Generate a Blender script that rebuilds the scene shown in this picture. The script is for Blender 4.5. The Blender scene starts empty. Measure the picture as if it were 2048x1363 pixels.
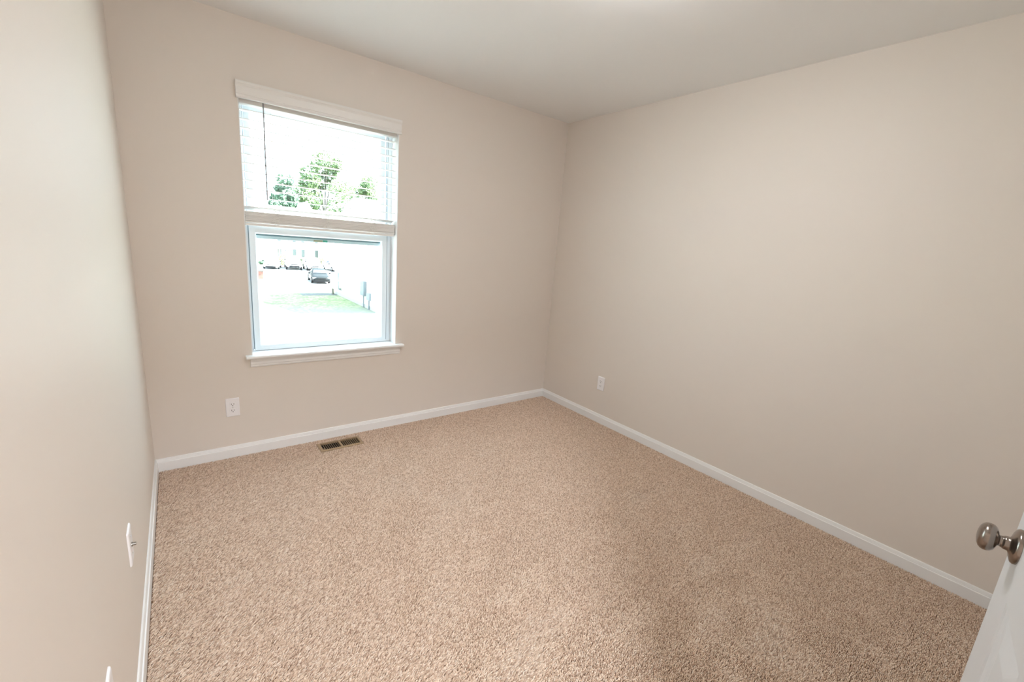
import bpy, bmesh, math, random
import numpy as np
from mathutils import Vector, Matrix

random.seed(7)
rng = np.random.default_rng(11)
scene = bpy.context.scene
col = scene.collection
PI = math.pi

# ------------------------------------------------------------------ camera, light, exposure
CAM = Vector((0.1844, -2.9143, 1.3912))
YAW, PITCH, ROLL, FPX = 0.66671, -0.21740, 0.07785, 858.70
cam_d = bpy.data.cameras.new('camera')
cam_d.sensor_fit = 'HORIZONTAL'
cam_d.sensor_width = 36.0
cam_d.lens = FPX * 36.0 / 2048.0
cam_d.clip_start = 0.02
cam_d.clip_end = 600
cam = bpy.data.objects.new('camera', cam_d)
col.objects.link(cam)
fw = Vector((math.sin(YAW) * math.cos(PITCH), math.cos(YAW) * math.cos(PITCH), math.sin(PITCH)))
rt = Vector((math.cos(YAW), -math.sin(YAW), 0))
up = rt.cross(fw)
r2 = math.cos(ROLL) * rt + math.sin(ROLL) * up
u2 = -math.sin(ROLL) * rt + math.cos(ROLL) * up
m = Matrix((r2, u2, -fw)).transposed().to_4x4()
m.translation = CAM
cam.matrix_world = m
scene.camera = cam

SKY = 3.1
SUN = 52.0
LAMP = 28.5
HALL_FILL = 135.0  # strength of the added fill lamp out in the hallway
world = bpy.data.worlds.new('daylight_sky')
scene.world = world
world.use_nodes = True
bgn = world.node_tree.nodes['Background']
bgn.inputs[0].default_value = (0.75, 0.885, 1.0, 1)
bgn.inputs[1].default_value = SKY

sun_d = bpy.data.lights.new('sun', 'SUN')
sun_d.energy = SUN
sun_d.angle = math.radians(9.0)          # hazy sun
sun_d.color = (1.0, 0.98, 0.95)
sun = bpy.data.objects.new('sun', sun_d)
col.objects.link(sun)
SUNDIR = Vector((0.66, -0.08, 0.73)).normalized()      # towards the sun
sun.rotation_euler = SUNDIR.to_track_quat('Z', 'Y').to_euler()
sun.location = (60, 0, 60)

por_d = bpy.data.lights.new('window_portal', 'AREA')    # sampling guide for the sky in the window opening
por_d.shape = 'RECTANGLE'
por_d.size, por_d.size_y = 0.84, 1.36
por_d.cycles.is_portal = True
por = bpy.data.objects.new('window_portal', por_d)
col.objects.link(por)
por.location = (0.945, 0.20, 1.34)
por.rotation_euler = (-PI / 2, 0, 0)

scene.view_settings.view_transform = 'Standard'
scene.view_settings.look = 'None'
scene.view_settings.exposure = 1.47
scene.view_settings.gamma = 1.0
scene.view_settings.use_curve_mapping = False
scene.cycles.max_bounces = 10
scene.cycles.diffuse_bounces = 7
scene.cycles.glossy_bounces = 4
scene.cycles.transparent_max_bounces = 12
scene.cycles.caustics_reflective = False
scene.cycles.caustics_refractive = False
scene.cycles.sample_clamp_indirect = 12.0
scene.cycles.use_denoising = True

# ------------------------------------------------------------------ helpers
def lin(c):
    return tuple((v / 12.92) if v <= 0.04045 else ((v + 0.055) / 1.055) ** 2.4 for v in [x / 255.0 for x in c])

def mat(name, rgb, rough=0.5, metal=0.0, spec=0.5, bump=None, vary=None, emis=None):
    mt = bpy.data.materials.new(name)
    mt.use_nodes = True
    nt = mt.node_tree
    b = nt.nodes['Principled BSDF']
    b.inputs['Base Color'].default_value = (*rgb, 1)
    b.inputs['Roughness'].default_value = rough
    b.inputs['Metallic'].default_value = metal
    b.inputs['Specular IOR Level'].default_value = spec
    if bump or vary:
        tc = nt.nodes.new('ShaderNodeTexCoord')
    if bump:
        sc, st, ds = bump
        n = nt.nodes.new('ShaderNodeTexNoise')
        n.inputs['Scale'].default_value = sc
        n.inputs['Detail'].default_value = 3
        bp = nt.nodes.new('ShaderNodeBump')
        bp.inputs['Strength'].default_value = st
        bp.inputs['Distance'].default_value = ds
        nt.links.new(tc.outputs['Object'], n.inputs['Vector'])
        nt.links.new(n.outputs['Fac'], bp.inputs['Height'])
        nt.links.new(bp.outputs['Normal'], b.inputs['Normal'])
    if vary:
        sc, rgb2 = vary
        n = nt.nodes.new('ShaderNodeTexNoise')
        n.inputs['Scale'].default_value = sc
        n.inputs['Detail'].default_value = 4
        mx = nt.nodes.new('ShaderNodeMix')
        mx.data_type = 'RGBA'
        rp = nt.nodes.new('ShaderNodeValToRGB')
        rp.color_ramp.elements[0].position = 0.38
        rp.color_ramp.elements[1].position = 0.62
        nt.links.new(tc.outputs['Object'], n.inputs['Vector'])
        nt.links.new(n.outputs['Fac'], rp.inputs['Fac'])
        nt.links.new(rp.outputs['Color'], mx.inputs['Factor'])
        mx.inputs['A'].default_value = (*rgb, 1)
        mx.inputs['B'].default_value = (*rgb2, 1)
        nt.links.new(mx.outputs['Result'], b.inputs['Base Color'])
    if emis:
        b.inputs['Emission Color'].default_value = (*emis[0], 1)
        b.inputs['Emission Strength'].default_value = emis[1]
    return mt

def glass_mat(name, tint, refl):
    mt = bpy.data.materials.new(name)
    mt.use_nodes = True
    nt = mt.node_tree
    nt.nodes.remove(nt.nodes['Principled BSDF'])
    out = nt.nodes['Material Output']
    tr = nt.nodes.new('ShaderNodeBsdfTransparent')
    tr.inputs[0].default_value = (*tint, 1)
    gl = nt.nodes.new('ShaderNodeBsdfGlossy')
    gl.inputs['Roughness'].default_value = 0.02
    mx = nt.nodes.new('ShaderNodeMixShader')
    mx.inputs[0].default_value = refl
    nt.links.new(tr.outputs[0], mx.inputs[1])
    nt.links.new(gl.outputs[0], mx.inputs[2])
    nt.links.new(mx.outputs[0], out.inputs[0])
    return mt

M = {}
M['wall'] = mat('beige_wall_paint', lin((225, 217, 209)), 0.54, spec=0.38, bump=(420, 0.05, 0.002))
M['ceiling'] = mat('ceiling_paint', lin((240, 240, 240)), 0.8, spec=0.2, bump=(300, 0.05, 0.002))
M['trim'] = mat('white_trim_paint', lin((238, 238, 238)), 0.35, spec=0.4)
M['door'] = mat('white_door_paint', lin((214, 216, 218)), 0.42, spec=0.4)
M['vinyl'] = mat('white_vinyl', lin((230, 238, 244)), 0.35, spec=0.4)
M['blind'] = mat('white_blind_slat', lin((232, 230, 227)), 0.4, spec=0.4)
M['cord'] = mat('white_cord', lin((238, 237, 234)), 0.8)
M['wand'] = mat('clear_grey_wand', lin((150, 150, 152)), 0.25)
M['plate'] = mat('white_plastic_plate', lin((240, 238, 240)), 0.35, spec=0.5)
M['slot'] = mat('dark_slot', (0.012, 0.011, 0.01), 0.7)
M['screw'] = mat('painted_screw', lin((205, 204, 202)), 0.4)
M['steel'] = mat('steel_connector', lin((150, 145, 138)), 0.35, metal=1.0)
M['nickel'] = mat('brushed_nickel', lin((150, 140, 132)), 0.22, metal=1.0, bump=(900, 0.02, 0.001))
M['vent'] = mat('tan_vent_enamel', lin((168, 144, 114)), 0.42, spec=0.4)
M['duct'] = mat('dark_duct', (0.01, 0.008, 0.007), 0.9)
M['glass'] = glass_mat('window_glass', (0.89, 0.945, 0.935), 0.05)
M['shutter'] = mat('dark_grey_shutter', (0.06, 0.075, 0.08), 0.6)
M['siding'] = None
M['green_sticker'] = mat('green_sticker', lin((40, 165, 140)), 0.5)
M['tan_sticker'] = mat('tan_sticker', lin((190, 180, 150)), 0.5)

def finish(name, bm, material, parent=None, smooth=False, bevel=0.0, seg=2, origin=None):
    bmesh.ops.recalc_face_normals(bm, faces=bm.faces[:])
    if origin is not None:
        bmesh.ops.translate(bm, verts=bm.verts[:], vec=-Vector(origin))
    me = bpy.data.meshes.new(name)
    bm.to_mesh(me)
    bm.free()
    if smooth:
        me.polygons.foreach_set('use_smooth', [True] * len(me.polygons))
    mats = material if isinstance(material, (list, tuple)) else [material]
    for mm in mats:
        me.materials.append(mm)
    o = bpy.data.objects.new(name, me)
    col.objects.link(o)
    if parent:
        o.parent = parent
    elif origin is not None:
        o.location = origin
    if bevel:
        b = o.modifiers.new('bevel', 'BEVEL')
        b.width = bevel
        b.segments = seg
        b.limit_method = 'ANGLE'
        b.angle_limit = math.radians(35)
        b.harden_normals = False
    return o

def box(bm, x0, x1, y0, y1, z0, z1, mi=0):
    v = [bm.verts.new(p) for p in ((x0, y0, z0), (x1, y0, z0), (x1, y1, z0), (x0, y1, z0),
                                   (x0, y0, z1), (x1, y0, z1), (x1, y1, z1), (x0, y1, z1))]
    for f in ((0, 3, 2, 1), (4, 5, 6, 7), (0, 1, 5, 4), (1, 2, 6, 5), (2, 3, 7, 6), (3, 0, 4, 7)):
        fc = bm.faces.new([v[i] for i in f])
        fc.material_index = mi
    return v

def prism(bm, prof, axis_a, axis_b, base, length_vec):
    """extrude the closed 2-D profile (a,b) along length_vec"""
    A, B, O, L = Vector(axis_a), Vector(axis_b), Vector(base), Vector(length_vec)
    r0 = [bm.verts.new(O + A * a + B * b) for a, b in prof]
    r1 = [bm.verts.new(O + A * a + B * b + L) for a, b in prof]
    n = len(prof)
    for i in range(n):
        bm.faces.new((r0[i], r0[(i + 1) % n], r1[(i + 1) % n], r1[i]))
    bm.faces.new(r0)
    bm.faces.new(list(reversed(r1)))

def lathe(bm, prof, O, axis, seg=40, mi=0):
    """prof: (distance along axis, radius)"""
    A = Vector(axis).normalized()
    U = A.orthogonal().normalized()
    V = A.cross(U)
    O = Vector(O)
    rings = []
    for h, r in prof:
        if r < 1e-6:
            rings.append([bm.verts.new(O + A * h)])
        else:
            rings.append([bm.verts.new(O + A * h + (U * math.cos(2 * PI * k / seg) + V * math.sin(2 * PI * k / seg)) * r) for k in range(seg)])
    for a, b in zip(rings, rings[1:]):
        for k in range(seg):
            k2 = (k + 1) % seg
            if len(a) == 1 and len(b) == 1:
                continue
            if len(a) == 1:
                f = bm.faces.new((a[0], b[k], b[k2]))
            elif len(b) == 1:
                f = bm.faces.new((a[k], a[k2], b[0]))
            else:
                f = bm.faces.new((a[k], a[k2], b[k2], b[k]))
            f.material_index = mi

def tube(bm, pts, r, seg=8, closed=False):
    pts = [Vector(p) for p in pts]
    rings = []
    n = len(pts)
    for i, p in enumerate(pts):
        a = pts[(i - 1) % n] if (closed or i > 0) else pts[i]
        b = pts[(i + 1) % n] if (closed or i < n - 1) else pts[i]
        t = (b - a).normalized() if (b - a).length > 1e-9 else Vector((0, 0, 1))
        ref = Vector((0, 1, 0)) if abs(t.y) < 0.9 else Vector((1, 0, 0))
        u = t.cross(ref).normalized()
        w = t.cross(u)
        rr = r[i] if isinstance(r, (list, tuple)) else r
        rings.append([bm.verts.new(p + (u * math.cos(2 * PI * k / seg) + w * math.sin(2 * PI * k / seg)) * rr) for k in range(seg)])
    rng_ = range(n) if closed else range(n - 1)
    for i in rng_:
        a, b = rings[i], rings[(i + 1) % n]
        for k in range(seg):
            bm.faces.new((a[k], a[(k + 1) % seg], b[(k + 1) % seg], b[k]))
    if not closed:
        bm.faces.new(rings[0])
        bm.faces.new(list(reversed(rings[-1])))

def empty(name, loc, label=None, cat=None, group=None):
    o = bpy.data.objects.new(name, None)
    o.empty_display_size = 0.1
    col.objects.link(o)
    o.location = loc
    if label:
        tag(o, label, cat, group)
    return o

def tag(o, label, cat, group=None, kind=None):
    o['label'] = label
    o['category'] = cat
    if group:
        o['group'] = group
    if kind:
        o['kind'] = kind
    return o

def structure(o):
    o['kind'] = 'structure'
    return o

# ------------------------------------------------------------------ room shell
W, H = 2.9043, 2.44
YB = -3.10                       # wall behind the camera (with the doorway)
T = 0.16
OX0, OX1, OZ0, OZ1 = 0.497, 1.400, 0.612, 2.085   # window opening
FL = -0.010

bm = bmesh.new()
box(bm, -T, 0, YB - T, T, FL - 0.1, H + 0.12)
structure(finish('wall_left', bm, M['wall']))
bm = bmesh.new()
box(bm, W, W + T, YB - T, T, FL - 0.1, H + 0.12)
structure(finish('wall_right', bm, M['wall']))
bm = bmesh.new()
box(bm, 0, OX0, 0, T, FL - 0.1, H + 0.12)
box(bm, OX1, W, 0, T, FL - 0.1, H + 0.12)
box(bm, OX0, OX1, 0, T, FL - 0.1, OZ0)
box(bm, OX0, OX1, 0, T, OZ1, H + 0.12)
bmesh.ops.remove_doubles(bm, verts=bm.verts[:], dist=1e-5)
structure(finish('wall_back', bm, M['wall']))
DX0, DX1, DH = 0.035, 0.745, 2.06
bm = bmesh.new()
box(bm, 0, DX0, YB - 0.12, YB, FL - 0.1, H + 0.12)
box(bm, DX1, W, YB - 0.12, YB, FL - 0.1, H + 0.12)
box(bm, DX0, DX1, YB - 0.12, YB, DH, H + 0.12)
structure(finish('wall_front', bm, M['wall']))
bm = bmesh.new()
box(bm, -T, W + T, YB - 0.12, T, H, H + 0.12)
structure(finish('ceiling', bm, M['ceiling']))
bm = bmesh.new()
box(bm, -T, W + T, YB - 0.12, T, FL - 0.12, FL)
M['backing'] = mat('carpet_backing', lin((120, 92, 70)), 0.95, spec=0.1)
structure(finish('floor', bm, M['backing']))

# hallway behind the doorway where the photographer stands
HX0, HX1, HY0 = -0.9, 2.0, -4.5
bm = bmesh.new()
box(bm, HX0, HX1, HY0 - 0.1, HY0, FL, H)
box(bm, HX0 - 0.1, HX0, HY0 - 0.1, YB - T, FL, H)
box(bm, HX1, HX1 + 0.1, HY0 - 0.1, YB - T, FL, H)
box(bm, HX0, -T, YB - T, YB - 0.12, FL, H)
structure(finish('wall_hall', bm, M['wall']))
bm = bmesh.new()
box(bm, HX0 - 0.1, HX1 + 0.1, HY0 - 0.1, YB - 0.12, H, H + 0.12)
structure(finish('ceiling_hall', bm, M['ceiling']))
bm = bmesh.new()
box(bm, HX0 - 0.1, HX1 + 0.1, HY0 - 0.1, YB - 0.12, FL - 0.12, FL)
structure(finish('floor_hall', bm, mat('hall_carpet', lin((196, 174, 156)), 0.95, spec=0.1)))

# baseboards: ogee cap, fillet, flat face
BP = [(0, -0.010), (0.0125, -0.010), (0.0125, 0.0490), (0.0118, 0.0512), (0.0085, 0.0522), (0.0088, 0.0555),
      (0.0080, 0.0575), (0.0068, 0.0640), (0.0055, 0.0690), (0.0040, 0.0707), (0, 0.0707)]
bm = bmesh.new()
prism(bm, BP, (0, -1, 0), (0, 0, 1), (0, 0, 0), (W, 0, 0))
structure(finish('baseboard_back', bm, M['trim']))
bm = bmesh.new()
prism(bm, BP, (-1, 0, 0), (0, 0, 1), (W, 0, 0), (0, YB, 0))
structure(finish('baseboard_right', bm, M['trim']))
bm = bmesh.new()
prism(bm, BP, (1, 0, 0), (0, 0, 1), (0, 0, 0), (0, YB, 0))
structure(finish('baseboard_left', bm, M['trim']))
bm = bmesh.new()
prism(bm, BP, (0, 1, 0), (0, 0, 1), (DX1 + 0.07, YB, 0), (W - DX1 - 0.07, 0, 0))
structure(finish('baseboard_front', bm, M['trim']))
# door casing
bm = bmesh.new()
box(bm, DX1 - 0.004, DX1 + 0.062, YB, YB + 0.016, FL, DH + 0.06)
box(bm, DX0, DX1 - 0.004, YB, YB + 0.016, DH, DH + 0.06)
box(bm, DX1 - 0.018, DX1, YB - 0.12, YB, FL, DH)
structure(finish('trim_1', bm, M['trim'], bevel=0.004))

# ------------------------------------------------------------------ carpet pile (twisted tufts)
def carpet_pile():
    sp = 0.0043
    x0, x1, y0, y1 = 0.012, W - 0.012, YB + 0.02, -0.0125
    nx, ny = int((x1 - x0) / sp), int((y1 - y0) / sp)
    gx, gy = np.meshgrid(np.arange(nx), np.arange(ny))
    px = x0 + (gx + 0.5 * (gy % 2) + 0.5) * sp + rng.normal(0, sp * 0.22, gx.shape)
    py = y0 + (gy + 0.5) * sp + rng.normal(0, sp * 0.22, gx.shape)
    px, py = px.ravel(), py.ravel()
    keep = (px > x0) & (px < x1) & (py > y0) & (py < y1)
    keep &= ~((px > 0.826) & (px < 1.109) & (py > -0.199) & (py < -0.067))
    px, py = px[keep], py[keep]
    n = len(px)
    # lean field: the pile lies over to one side; tracks of a vacuum cleaner and footmarks turn it
    def sines(x, y, seed, k):
        r = np.random.default_rng(seed)
        s = np.zeros_like(x)
        for _ in range(10):
            a = r.uniform(0, 2 * PI); f = r.uniform(0.5, 1.6) * k
            s += np.sin(x * f * math.cos(a) + y * f * math.sin(a) + r.uniform(0, 6.28))
        return s / 3.2
    big = sines(px, py, 3, 5.0)
    fine = sines(px, py, 4, 26.0)
    # strokes run roughly along the room diagonal
    tx = px * 0.80 + py * 0.60
    ty = -px * 0.60 + py * 0.80
    stroke = sines(tx * 0.5, ty * 2.6, 9, 6.0)
    s = big * 0.30 + stroke * 0.35 + fine * 0.30
    # single strokes where the pile has been pushed flat: two ends (x, y) on the floor, half width
    for x0_, y0_, x1_, y1_, hw_ in ((1.77, -1.70, 1.13, -1.79, .055), (2.52, -2.19, 2.00, -2.12, .06), (2.05, -2.12, 1.38, -2.16, .05), (1.95, -2.30, 1.54, -2.34, .06),
                                    (2.02, -2.42, 1.80, -2.50, .08), (2.06, -1.46, 2.26, -1.62, .05), (2.60, -1.60, 2.11, -1.64, .05), (1.29, -1.96, .97, -2.03, .07),
                                    (2.29, -1.95, 2.08, -1.87, .05), (1.03, -.72, 1.28, -1.08, .07)):
        dx_, dy_ = x1_ - x0_, y1_ - y0_
        tt = np.clip(((px - x0_) * dx_ + (py - y0_) * dy_) / (dx_ * dx_ + dy_ * dy_), 0, 1)
        dd = np.hypot(px - x0_ - tt * dx_, py - y0_ - tt * dy_) + 0.035 * fine
        s += 1.15 * np.clip((hw_ * 1.3 - dd) / 0.075, 0, 1) - 0.08
    trod = np.clip((px - 0.5) / 0.9, 0, 1)          # most of the tracks are away from the left wall
    s = 0.35 * (1 - trod) + s * (0.25 + 0.85 * trod)
    ang = -0.12 + 0.30 * np.tanh(s * 1.2) + rng.normal(0, 0.36, n)
    lean = 0.0078 * (0.64 + 0.56 * np.tanh(s * 1.8)) * rng.uniform(0.6, 1.4, n)
    hgt = rng.uniform(0.0088, 0.0120, n)
    rad = rng.uniform(0.0019, 0.0026, n) * (1.0 + 0.10 * np.tanh(s * 1.8))
    lx, ly = np.cos(ang) * lean, np.sin(ang) * lean
    prof = [(0.25, 0.85, 0.1), (0.78, 0.95, 0.65)]
    K = 4
    R = len(prof)
    V = np.zeros((n, K * R + 1, 3))
    ph = rng.uniform(0, 2 * PI, n)
    zb = FL - 0.0005
    for j, (hz, rr, ll) in enumerate(prof):
        for k in range(K):
            a = ph + 2 * PI * k / K + j * 0.5
            # oval section, longer along the lean
            V[:, j * K + k, 0] = px + lx * ll * 1.4 + np.cos(a) * rad * rr
            V[:, j * K + k, 1] = py + ly * ll * 1.4 + np.sin(a) * rad * rr
            V[:, j * K + k, 2] = zb + hgt * hz
    V[:, -1, 0] = px + lx * 1.6
    V[:, -1, 1] = py + ly * 1.6
    V[:, -1, 2] = zb + hgt
    quads, tris = [], []
    for j in range(R - 1):
        for k in range(K):
            k2 = (k + 1) % K
            quads.append((j * K + k, j * K + k2, (j + 1) * K + k2, (j + 1) * K + k))
    for k in range(K):
        tris.append(((R - 1) * K + k, (R - 1) * K + (k + 1) % K, R * K))
    quads, tris = np.array(quads), np.array(tris)
    nv = K * R + 1
    off = (np.arange(n) * nv)[:, None, None]
    Q = (quads[None] + off).reshape(n, -1)
    Tt = (tris[None] + off).reshape(n, -1)
    loops = np.concatenate([Q, Tt], axis=1).ravel().astype(np.int32)
    per = np.array([4] * len(quads) + [3] * len(tris))
    tot = np.tile(per, n)
    start = np.concatenate([[0], np.cumsum(tot)[:-1]]).astype(np.int32)
    me = bpy.data.meshes.new('carpet_pile')
    me.vertices.add(n * nv)
    me.vertices.foreach_set('co', V.reshape(-1).astype(np.float32))
    me.loops.add(len(loops))
    me.loops.foreach_set('vertex_index', loops)
    me.polygons.add(len(tot))
    me.polygons.foreach_set('loop_start', start)
    me.polygons.foreach_set('use_smooth', np.ones(len(tot), dtype=bool))
    at = me.attributes.new('yarn', 'FLOAT', 'POINT')
    at.data.foreach_set('value', np.repeat(rng.uniform(0, 1, n), nv).astype(np.float32))
    me.update(calc_edges=True)
    me.validate()
    mt = bpy.data.materials.new('tan_carpet_yarn')
    mt.use_nodes = True
    nt = mt.node_tree
    b = nt.nodes['Principled BSDF']
    b.inputs['Roughness'].default_value = 0.9
    b.inputs['Specular IOR Level'].default_value = 0.15
    b.inputs['Sheen Weight'].default_value = 0.15
    b.inputs['Sheen Roughness'].default_value = 0.6
    an = nt.nodes.new('ShaderNodeAttribute')
    an.attribute_name = 'yarn'
    rp = nt.nodes.new('ShaderNodeValToRGB')
    els = rp.color_ramp.elements
    els[0].position = 0.0
    els[0].color = (*lin((172, 141, 118)), 1)
    els[1].position = 1.0
    els[1].color = (*lin((246, 230, 214)), 1)
    e = els.new(0.35)
    e.color = (*lin((216, 188, 164)), 1)
    e = els.new(0.7)
    e.color = (*lin((231, 207, 185)), 1)
    nt.links.new(an.outputs['Fac'], rp.inputs['Fac'])
    nt.links.new(rp.outputs['Color'], b.inputs['Base Color'])
    me.materials.append(mt)
    o = bpy.data.objects.new('carpet_pile', me)
    col.objects.link(o)
    tag(o, 'tan cut-pile carpet with faint vacuum tracks covering the whole bedroom floor', 'carpet', kind='stuff')
carpet_pile()

# ------------------------------------------------------------------ window
win = structure(empty('window_1', (0.949, 0.105, OZ0)))
WO = win.location

def wpart(name, bm, material, parent=None, **k):
    """a part of the window, geometry given in world coordinates"""
    if parent is None:
        return finish(name, bm, material, win, origin=WO, **k)
    return finish(name, bm, material, parent, origin=WO, **k)

# painted reveal boards (jambs, head) and the stool with its apron
bm = bmesh.new()
box(bm, OX0 - 0.0005, OX0 + 0.004, -0.001, 0.145, 0.632, OZ1)
box(bm, OX1 - 0.004, OX1 + 0.0005, -0.001, 0.145, 0.632, OZ1)
box(bm, OX0, OX1, -0.001, 0.145, OZ1 - 0.004, OZ1)
wpart('reveal', bm, M['trim'])
SP = [(-0.13, 0.612), (0.034, 0.612), (0.0385, 0.6145), (0.041, 0.620), (0.041, 0.624), (0.0385, 0.6295), (0.034, 0.632), (-0.13, 0.632)]
bm = bmesh.new()
prism(bm, SP, (0, -1, 0), (0, 0, 1), (OX0 + 0.001, 0, 0), (OX1 - OX0 - 0.002, 0, 0))
SQ = [(0.0, 0.612)] + SP[1:-1] + [(0.0, 0.632)]
prism(bm, SQ, (0, -1, 0), (0, 0, 1), (0.464, 0, 0), (OX0 + 0.001 - 0.464, 0, 0))
prism(bm, SQ, (0, -1, 0), (0, 0, 1), (OX1 - 0.001, 0, 0), (1.450 - OX1 + 0.001, 0, 0))
wpart('window_sill', bm, M['trim'])
AP = [(0, 0.557), (0.006, 0.557), (0.008, 0.560), (0.010, 0.566), (0.0105, 0.572), (0.013, 0.576), (0.014, 0.590), (0.017, 0.600), (0.020, 0.606), (0.020, 0.612), (0, 0.612)]
bm = bmesh.new()
prism(bm, AP, (0, -1, 0), (0, 0, 1), (0.487, 0, 0), (1.431 - 0.487, 0, 0))
wpart('apron', bm, M['trim'])
# vinyl main frame
FX0, FX1 = OX0 + 0.004, OX1 - 0.004
SX0, SX1 = 0.526, 1.360
bm = bmesh.new()
box(bm, FX0, SX0 - 0.003, 0.104, 0.175, 0.632, OZ1)
box(bm, SX1 + 0.003, FX1, 0.104, 0.175, 0.632, OZ1)
box(bm, SX0 - 0.003, SX1 + 0.003, 0.104, 0.175, 2.050, OZ1)
box(bm, SX0 - 0.003, SX1 + 0.003, 0.112, 0.175, 0.618, 0.634)
wpart('window_frame', bm, M['vinyl'], bevel=0.003)
# grey strips that paint the shade of the slits beside the sash
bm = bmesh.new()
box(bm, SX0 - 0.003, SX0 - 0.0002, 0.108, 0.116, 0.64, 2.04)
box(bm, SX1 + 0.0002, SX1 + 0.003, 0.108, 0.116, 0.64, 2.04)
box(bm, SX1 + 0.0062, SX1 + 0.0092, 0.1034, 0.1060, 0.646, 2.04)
wpart('sash_gap_shade', bm, mat('grey_gap_shade', lin((128, 142, 152)), 0.6))

def sash(name, x0, x1, z0, z1, y0, y1, side, bot, top):
    bm = bmesh.new()
    o = [(x0, z0), (x1, z0), (x1, z1), (x0, z1)]
    i_ = [(x0 + side, z0 + bot), (x1 - side, z0 + bot), (x1 - side, z1 - top), (x0 + side, z1 - top)]
    g = 0.007
    j_ = [(i_[0][0] + g, i_[0][1] + g), (i_[1][0] - g, i_[1][1] + g), (i_[2][0] - g, i_[2][1] - g), (i_[3][0] + g, i_[3][1] - g)]
    rings = []
    for pts, y in ((o, y1), (o, y0), (i_, y0), (j_, y0 + 0.009), (j_, y1 - 0.009), (i_, y1)):
        rings.append([bm.verts.new((p[0], y, p[1])) for p in pts])
    rings.append(rings[0])
    for a, b in zip(rings, rings[1:]):
        for k in range(4):
            bm.faces.new((a[k], a[(k + 1) % 4], b[(k + 1) % 4], b[k]))
    s = wpart(name, bm, M['vinyl'], bevel=0.0025)
    bm = bmesh.new()
    ym = (y0 + y1) / 2
    box(bm, j_[0][0] - 0.003, j_[1][0] + 0.003, ym - 0.002, ym + 0.002, j_[0][1] - 0.003, j_[2][1] + 0.003)
    p = finish('pane', bm, M['glass'], s, origin=WO)
    p['label'] = 'clear glass pane'
    return s
lower = sash('lower_sash', SX0, SX1, 0.635, 1.396, 0.088, 0.118, 0.030, 0.030, 0.042)
upper = sash('upper_sash', SX0 + 0.004, SX1 - 0.004, 1.318, 2.046, 0.128, 0.158, 0.030, 0.040, 0.036)
bm = bmesh.new()                                # finger groove, painted shade strip and sticker on the upper sash's bottom rail
box(bm, 0.56, 1.325, 0.1250, 0.1285, 1.3335, 1.3365)
finish('rail_lip', bm, M['vinyl'], upper, origin=WO)
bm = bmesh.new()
box(bm, 0.56, 1.325, 0.1262, 0.1285, 1.3366, 1.3500)  # grey strip puts the recess shadow between the rails into colour
finish('rail_gap_shade', bm, mat('grey_rail_shade', lin((112, 130, 134)), 0.8), upper, origin=WO)
bm = bmesh.new()
box(bm, 0.945, 0.973, 0.1265, 0.1278, 1.3190, 1.3325)
st = finish('sticker', bm, M['green_sticker'], upper, origin=WO)
st['label'] = 'small green sticker on the meeting rail'
bm = bmesh.new()
box(bm, 0.888, 0.943, 0.1265, 0.1278, 1.3200, 1.3318)
st = finish('sticker', bm, M['tan_sticker'], upper, origin=WO)
st['label'] = 'pale tan sticker beside the green one'
bm = bmesh.new()                                # cam lock on the meeting rail
box(bm, 0.92, 0.975, 0.092, 0.114, 1.396, 1.402)
lathe(bm, [(0.0, 0.011), (0.007, 0.010), (0.008, 0.0)], (0.947, 0.103, 1.402), (0, 0, 1), 20)
finish('sash_lock', bm, M['vinyl'], lower, origin=WO, bevel=0.001)
# half screen outside the lower sash
bm = bmesh.new()
for (a, b, c, d) in ((SX0 + 0.032, SX0 + 0.046, 0.66, 1.33), (SX1 - 0.046, SX1 - 0.032, 0.66, 1.33), (SX0 + 0.046, SX1 - 0.046, 0.66, 0.672), (SX0 + 0.046, SX1 - 0.046, 1.318, 1.33)):
    box(bm, a, b, 0.163, 0.171, c, d)
wpart('screen_frame', bm, M['vinyl'])
bm = bmesh.new()
box(bm, SX0 + 0.046, SX0 + 0.062, 0.161, 0.163, 1.300, 1.316)
box(bm, SX1 - 0.062, SX1 - 0.046, 0.161, 0.163, 1.300, 1.316)
wpart('screen_clip', bm, M['vinyl'])

# ------------------------------------------------------------------ blind
bl = empty('window_blind', (0.949, 0.055, 2.06), 'white horizontal slat blind half raised in the bedroom window', 'blind')
BO = bl.location
def bpart(name, bm, material, parent=bl, **k):
    return finish(name, bm, material, parent, origin=BO, **k)
BX0, BX1 = 0.5055, 1.3935
bm = bmesh.new()
box(bm, BX0 - 0.002, BX1 + 0.002, 0.026, 0.082, 2.033, 2.080)
bpart('headrail', bm, M['blind'], bevel=0.002)
# valance: moulded front with returns
VP = [(0.006, 2.047), (0.021, 2.047), (0.0245, 2.049), (0.0250, 2.054), (0.0215, 2.0585), (0.0205, 2.064), (0.0228, 2.067),
      (0.0225, 2.103), (0.0255, 2.110), (0.0300, 2.117), (0.0315, 2.124), (0.0315, 2.129), (0.006, 2.129)]
VX0, VX1 = 0.4880, 1.4085
bm = bmesh.new()
prism(bm, VP, (0, -1, 0), (0, 0, 1), (VX0, 0, 0), (VX1 - VX0, 0, 0))
box(bm, VX0, VX0 + 0.012, -0.0065, -0.0005, 2.047, 2.129)
box(bm, VX1 - 0.012, VX1, -0.0065, -0.0005, 2.047, 2.129)
bpart('valance', bm, M['blind'])

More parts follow.
